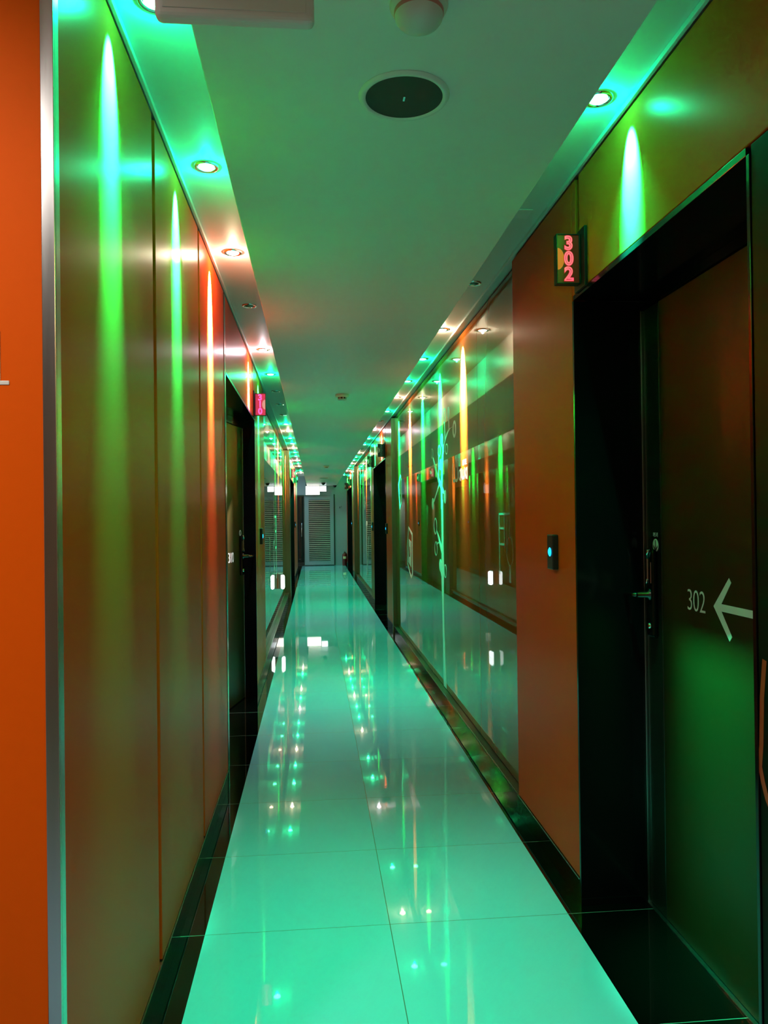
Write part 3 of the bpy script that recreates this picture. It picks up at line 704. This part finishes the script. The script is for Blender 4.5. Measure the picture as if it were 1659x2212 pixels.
# ------------------------------------------------------------------ end wall
struct(MB().box(-1.6, 1.6, YE, YE + .1, 0, HS).build('wall_back', M['endwall']), 'pale wall closing the end of the corridor')
struct(MB().box(-1.65, -1.6, 20.7, YE, 0, HS).build('wall_left', M['endwall']), 'pale side wall of the passage at the far left')
struct(MB().box(-1.6, GL - .10, 20.60, 20.69, 0, HS).build('wall_front', M['endwall']), 'near wall of the passage at the far left')
struct(MB().box(-1.6, -.26, YE - .10, YE - .001, 2.07, HS).build('trim_8', M['endwall']), 'pale beam above the dark glass door at the end')
d = struct(empty('door_6', (.12, YE, 0)), 'pale louvred door in the end wall'); O = (.12, YE, 0)
b = MB(); xa, xb, za, zb = -.305, .552, .022, 2.035; la, lb, lc, ld = -.177, .443, .142, 1.930; y0, y1 = YE - .040, YE - .001
b.box(xa, la, y0, y1, za, zb, .002).box(lb, xb, y0, y1, za, zb, .002).box(la, lb, y0, y1, za, lc, .002).box(la, lb, y0, y1, ld, zb, .002)
b.build('leaf', M['endwall'], d, O)
b = MB(); b.box(la, lb, YE - .010, YE - .002, lc, ld); b.build('louvre_backing', M['slatback'], d, O)
b = MB(); ns = 32
for k in range(ns):
    z = lc + (k + .5) * (ld - lc) / ns
    b.box(la + .002, lb - .002, -.0165, .0165, -.0045, .0045, 0, 2, mat=Matrix.Translation((0, YE - .026, z)) @ Matrix.Rotation(math.radians(-34), 4, 'X'))
b.build('louvre_slats', M['slat'], d, O)
b = MB(); b.box(.556, .588, YE - .020, YE - .001, 0, 2.09, .002); b.build('frame_strip', M['gap'], d, O)
b = MB(); b.box(xa, xb, YE - .03, YE - .002, .0, .020); b.build('bottom_gap', M['gap'], d, O)
d = struct(empty('door_7', (-.6, YE, 0)), 'dark glass door at the left of the end wall'); O = (-.6, YE, 0)
b = MB(); b.box(-.330, -.308, YE - .05, YE - .001, 0, 2.069, .002).box(-1.25, -1.22, YE - .05, YE - .001, 0, 2.069, .002).box(-1.22, -.330, YE - .05, YE - .001, 2.03, 2.069, .002).box(-1.22, -.330, YE - .05, YE - .001, .002, .10, .002); b.build('frame', M['blackmatt'], d, O)
b = MB(); b.box(-1.219, -.331, YE - .030, YE - .018, .101, 2.029); b.build('glass_pane', M['darkglass'], d, O)
b = MB(); b.tube([(-.385, YE - .031, .85), (-.385, YE - .065, .86), (-.385, YE - .065, 1.25), (-.385, YE - .031, 1.26)], .010, 8); b.build('pull_handle', M['chrome'], d, O)

r = tag(empty('lightbox_sign', (-.06, YE - .102, 2.07)), 'glaring warm white lightbox on the beam above the louvred door', 'light box'); O = (-.06, YE - .102, 2.07)
b = MB(); b.box(-.262, .150, YE - .150, YE - .1025, 2.070, 2.332, .004); b.build('housing', M['white'], r, O)
b = MB(); b.box(-.255, .143, YE - .156, YE - .1505, 2.077, 2.325, .002); b.build('diffuser', M['boxwarm'], r, O)
r = tag(empty('lightbox_sign', (.25, 22.40, HM)), 'cooler white lightbox hanging in front of the end wall', 'light box'); O = (.25, 22.40, HM)
b = MB(); b.box(.155, .340, 22.385, 22.430, 2.160, 2.320, .012, 3); b.build('housing', M['white'], r, O)
b = MB(); b.box(.160, .335, 22.377, 22.3845, 2.165, 2.315, .006, 3); b.build('diffuser', M['boxcool'], r, O)
b = MB(); b.tube([(.25, 22.41, 2.318), (.25, 22.41, HM - .0005)], .008, 8); b.build('hanger', M['chrome'], r, O)

r = tag(empty('fire_extinguisher', (.852, 22.55, 0)), 'dark red fire extinguisher standing in the far right corner', 'fire extinguisher'); O = (.852, 22.55, 0)
b = MB(); b.lathe([(0, .001), (.066, .001), (.070, .006), (.070, .300), (.066, .325), (.045, .352), (.024, .366), (.022, .378), (0, .378)], origin=O, n=36); b.build('cylinder', M['ext_red'], r, O)
b = MB(); b.lathe([(.020, .374), (.020, .398), (.012, .404), (0, .404)], origin=O, n=20)
b.box(.846, .858, 22.50, 22.60, .402, .409, .002).box(.846, .858, 22.49, 22.59, .425, .432, .002).box(.847, .857, 22.575, 22.590, .400, .428, .002); b.build('valve_handle', M['blackmatt'], r, O)
b = MB(); b.tube([(.852, 22.535, .39), (.875, 22.50, .40), (.915, 22.49, .34), (.928, 22.49, .22), (.926, 22.495, .12)], .008, 8); b.build('hose', M['blackmatt'], r, O)
b = MB(); nn = 10
for k in range(nn):
    a0, a1 = PI * (1.28 + .42 * k / nn), PI * (1.28 + .42 * (k + 1) / nn)
    b.prism([(.852 + .0707 * math.cos(a0), 22.55 + .0707 * math.sin(a0), .20), (.852 + .0707 * math.cos(a1), 22.55 + .0707 * math.sin(a1), .20), (.852 + .0707 * math.cos(a1), 22.55 + .0707 * math.sin(a1), .27), (.852 + .0707 * math.cos(a0), 22.55 + .0707 * math.sin(a0), .27)], (0, -.0006, 0))
b.build('paper_label', M['label'], r, O, False)
r = tag(empty('pictogram_sign', (.755, YE, 1.70)), 'small dark pictogram plate on the end wall above the extinguisher', 'sign plate'); O = (.755, YE, 1.70)
b = MB(); b.box(.715, .795, YE - .004, YE - .0005, 1.66, 1.745, .001); b.build('plate', M['endwall'], r, O)
b = MB(); b.box(.722, .752, YE - .0052, YE - .0042, 1.69, 1.722).box(.762, .789, YE - .0052, YE - .0042, 1.722, 1.738).box(.782, .789, YE - .0052, YE - .0042, 1.670, 1.722).box(.728, .746, YE - .0052, YE - .0042, 1.668, 1.690); b.build('pictogram', M['pict'], r, O)

# ------------------------------------------------------------------ lobby lamps behind the camera, daylight-like lamp in the far passage
def area(name, loc, rot, sx, sy, power, col):
    l = bpy.data.lights.new(name, 'AREA'); l.shape = 'RECTANGLE'; l.size = sx; l.size_y = sy; l.energy = power; l.color = col
    o = bpy.data.objects.new(name, l); o.location = loc; o.rotation_euler = rot; C.objects.link(o); return o
for k_, (lx, ly) in enumerate(((-1.0, .55), (-2.0, .55))):
    l_ = bpy.data.lights.new('lobby_downlight', 'SPOT'); l_.energy = 54; l_.color = (1., .90, .80); l_.spot_size = math.radians(120); l_.spot_blend = .8; l_.shadow_soft_size = .06
    o_ = bpy.data.objects.new('lobby_downlight', l_); o_.location = (lx, ly, HS - .03); o_.rotation_euler = (math.radians(28), 0, 0); C.objects.link(o_)
area('lobby_ceiling_lamp', (.75, -1.3, HS - .03), (0, 0, 0), .7, .7, 26, (1., .56, .24))
area('passage_lamp', (-1.05, 21.8, HS - .05), (0, 0, 0), .7, .9, 9, (.36, .66, 1.))

# ------------------------------------------------------------------ world, camera, view
w_ = bpy.data.worlds.new('World'); scene.world = w_; w_.use_nodes = True
w_.node_tree.nodes['Background'].inputs['Color'].default_value = (.5, .8, .7, 1); w_.node_tree.nodes['Background'].inputs['Strength'].default_value = 0.0

yaw, pitch, roll, fpx = .0894, .0066, -.0119, 1667.4
cy, sy = math.cos(yaw), math.sin(yaw)
fw = Vector((sy * math.cos(pitch), cy * math.cos(pitch), math.sin(pitch))); rt = Vector((cy, -sy, 0)); up = rt.cross(fw)
r2 = math.cos(roll) * rt + math.sin(roll) * up; u2 = -math.sin(roll) * rt + math.cos(roll) * up
cd = bpy.data.cameras.new('camera'); cd.sensor_fit = 'HORIZONTAL'; cd.sensor_width = 36; cd.lens = fpx / 1659 * 36; cd.clip_start = .02; cd.clip_end = 100
cam = bpy.data.objects.new('camera', cd); C.objects.link(cam)
cam.matrix_world = Matrix(((r2.x, u2.x, -fw.x, 0), (r2.y, u2.y, -fw.y, 0), (r2.z, u2.z, -fw.z, CAM_H), (0, 0, 0, 1)))
scene.camera = cam

vs = scene.view_settings; vs.view_transform = 'Standard'; vs.look = 'None'; vs.gamma = 1; vs.use_curve_mapping = False; vs.exposure = 0.0
cyc = scene.cycles
cyc.use_denoising = True; cyc.denoiser = 'OPENIMAGEDENOISE'
cyc.max_bounces = 5; cyc.diffuse_bounces = 3; cyc.glossy_bounces = 4; cyc.transmission_bounces = 4
cyc.sample_clamp_indirect = 6.0; cyc.caustics_reflective = False; cyc.caustics_refractive = False; cyc.use_light_tree = True
cyc.use_adaptive_sampling = True; cyc.adaptive_threshold = .07
for n_ in ('bulb_green', 'bulb_warm', 'bulb_white', 'bulb_off', 'blue', 'neon', 'neon_hot', 'neon_line', 'neon_halo'): M[n_].cycles.emission_sampling = 'NONE'
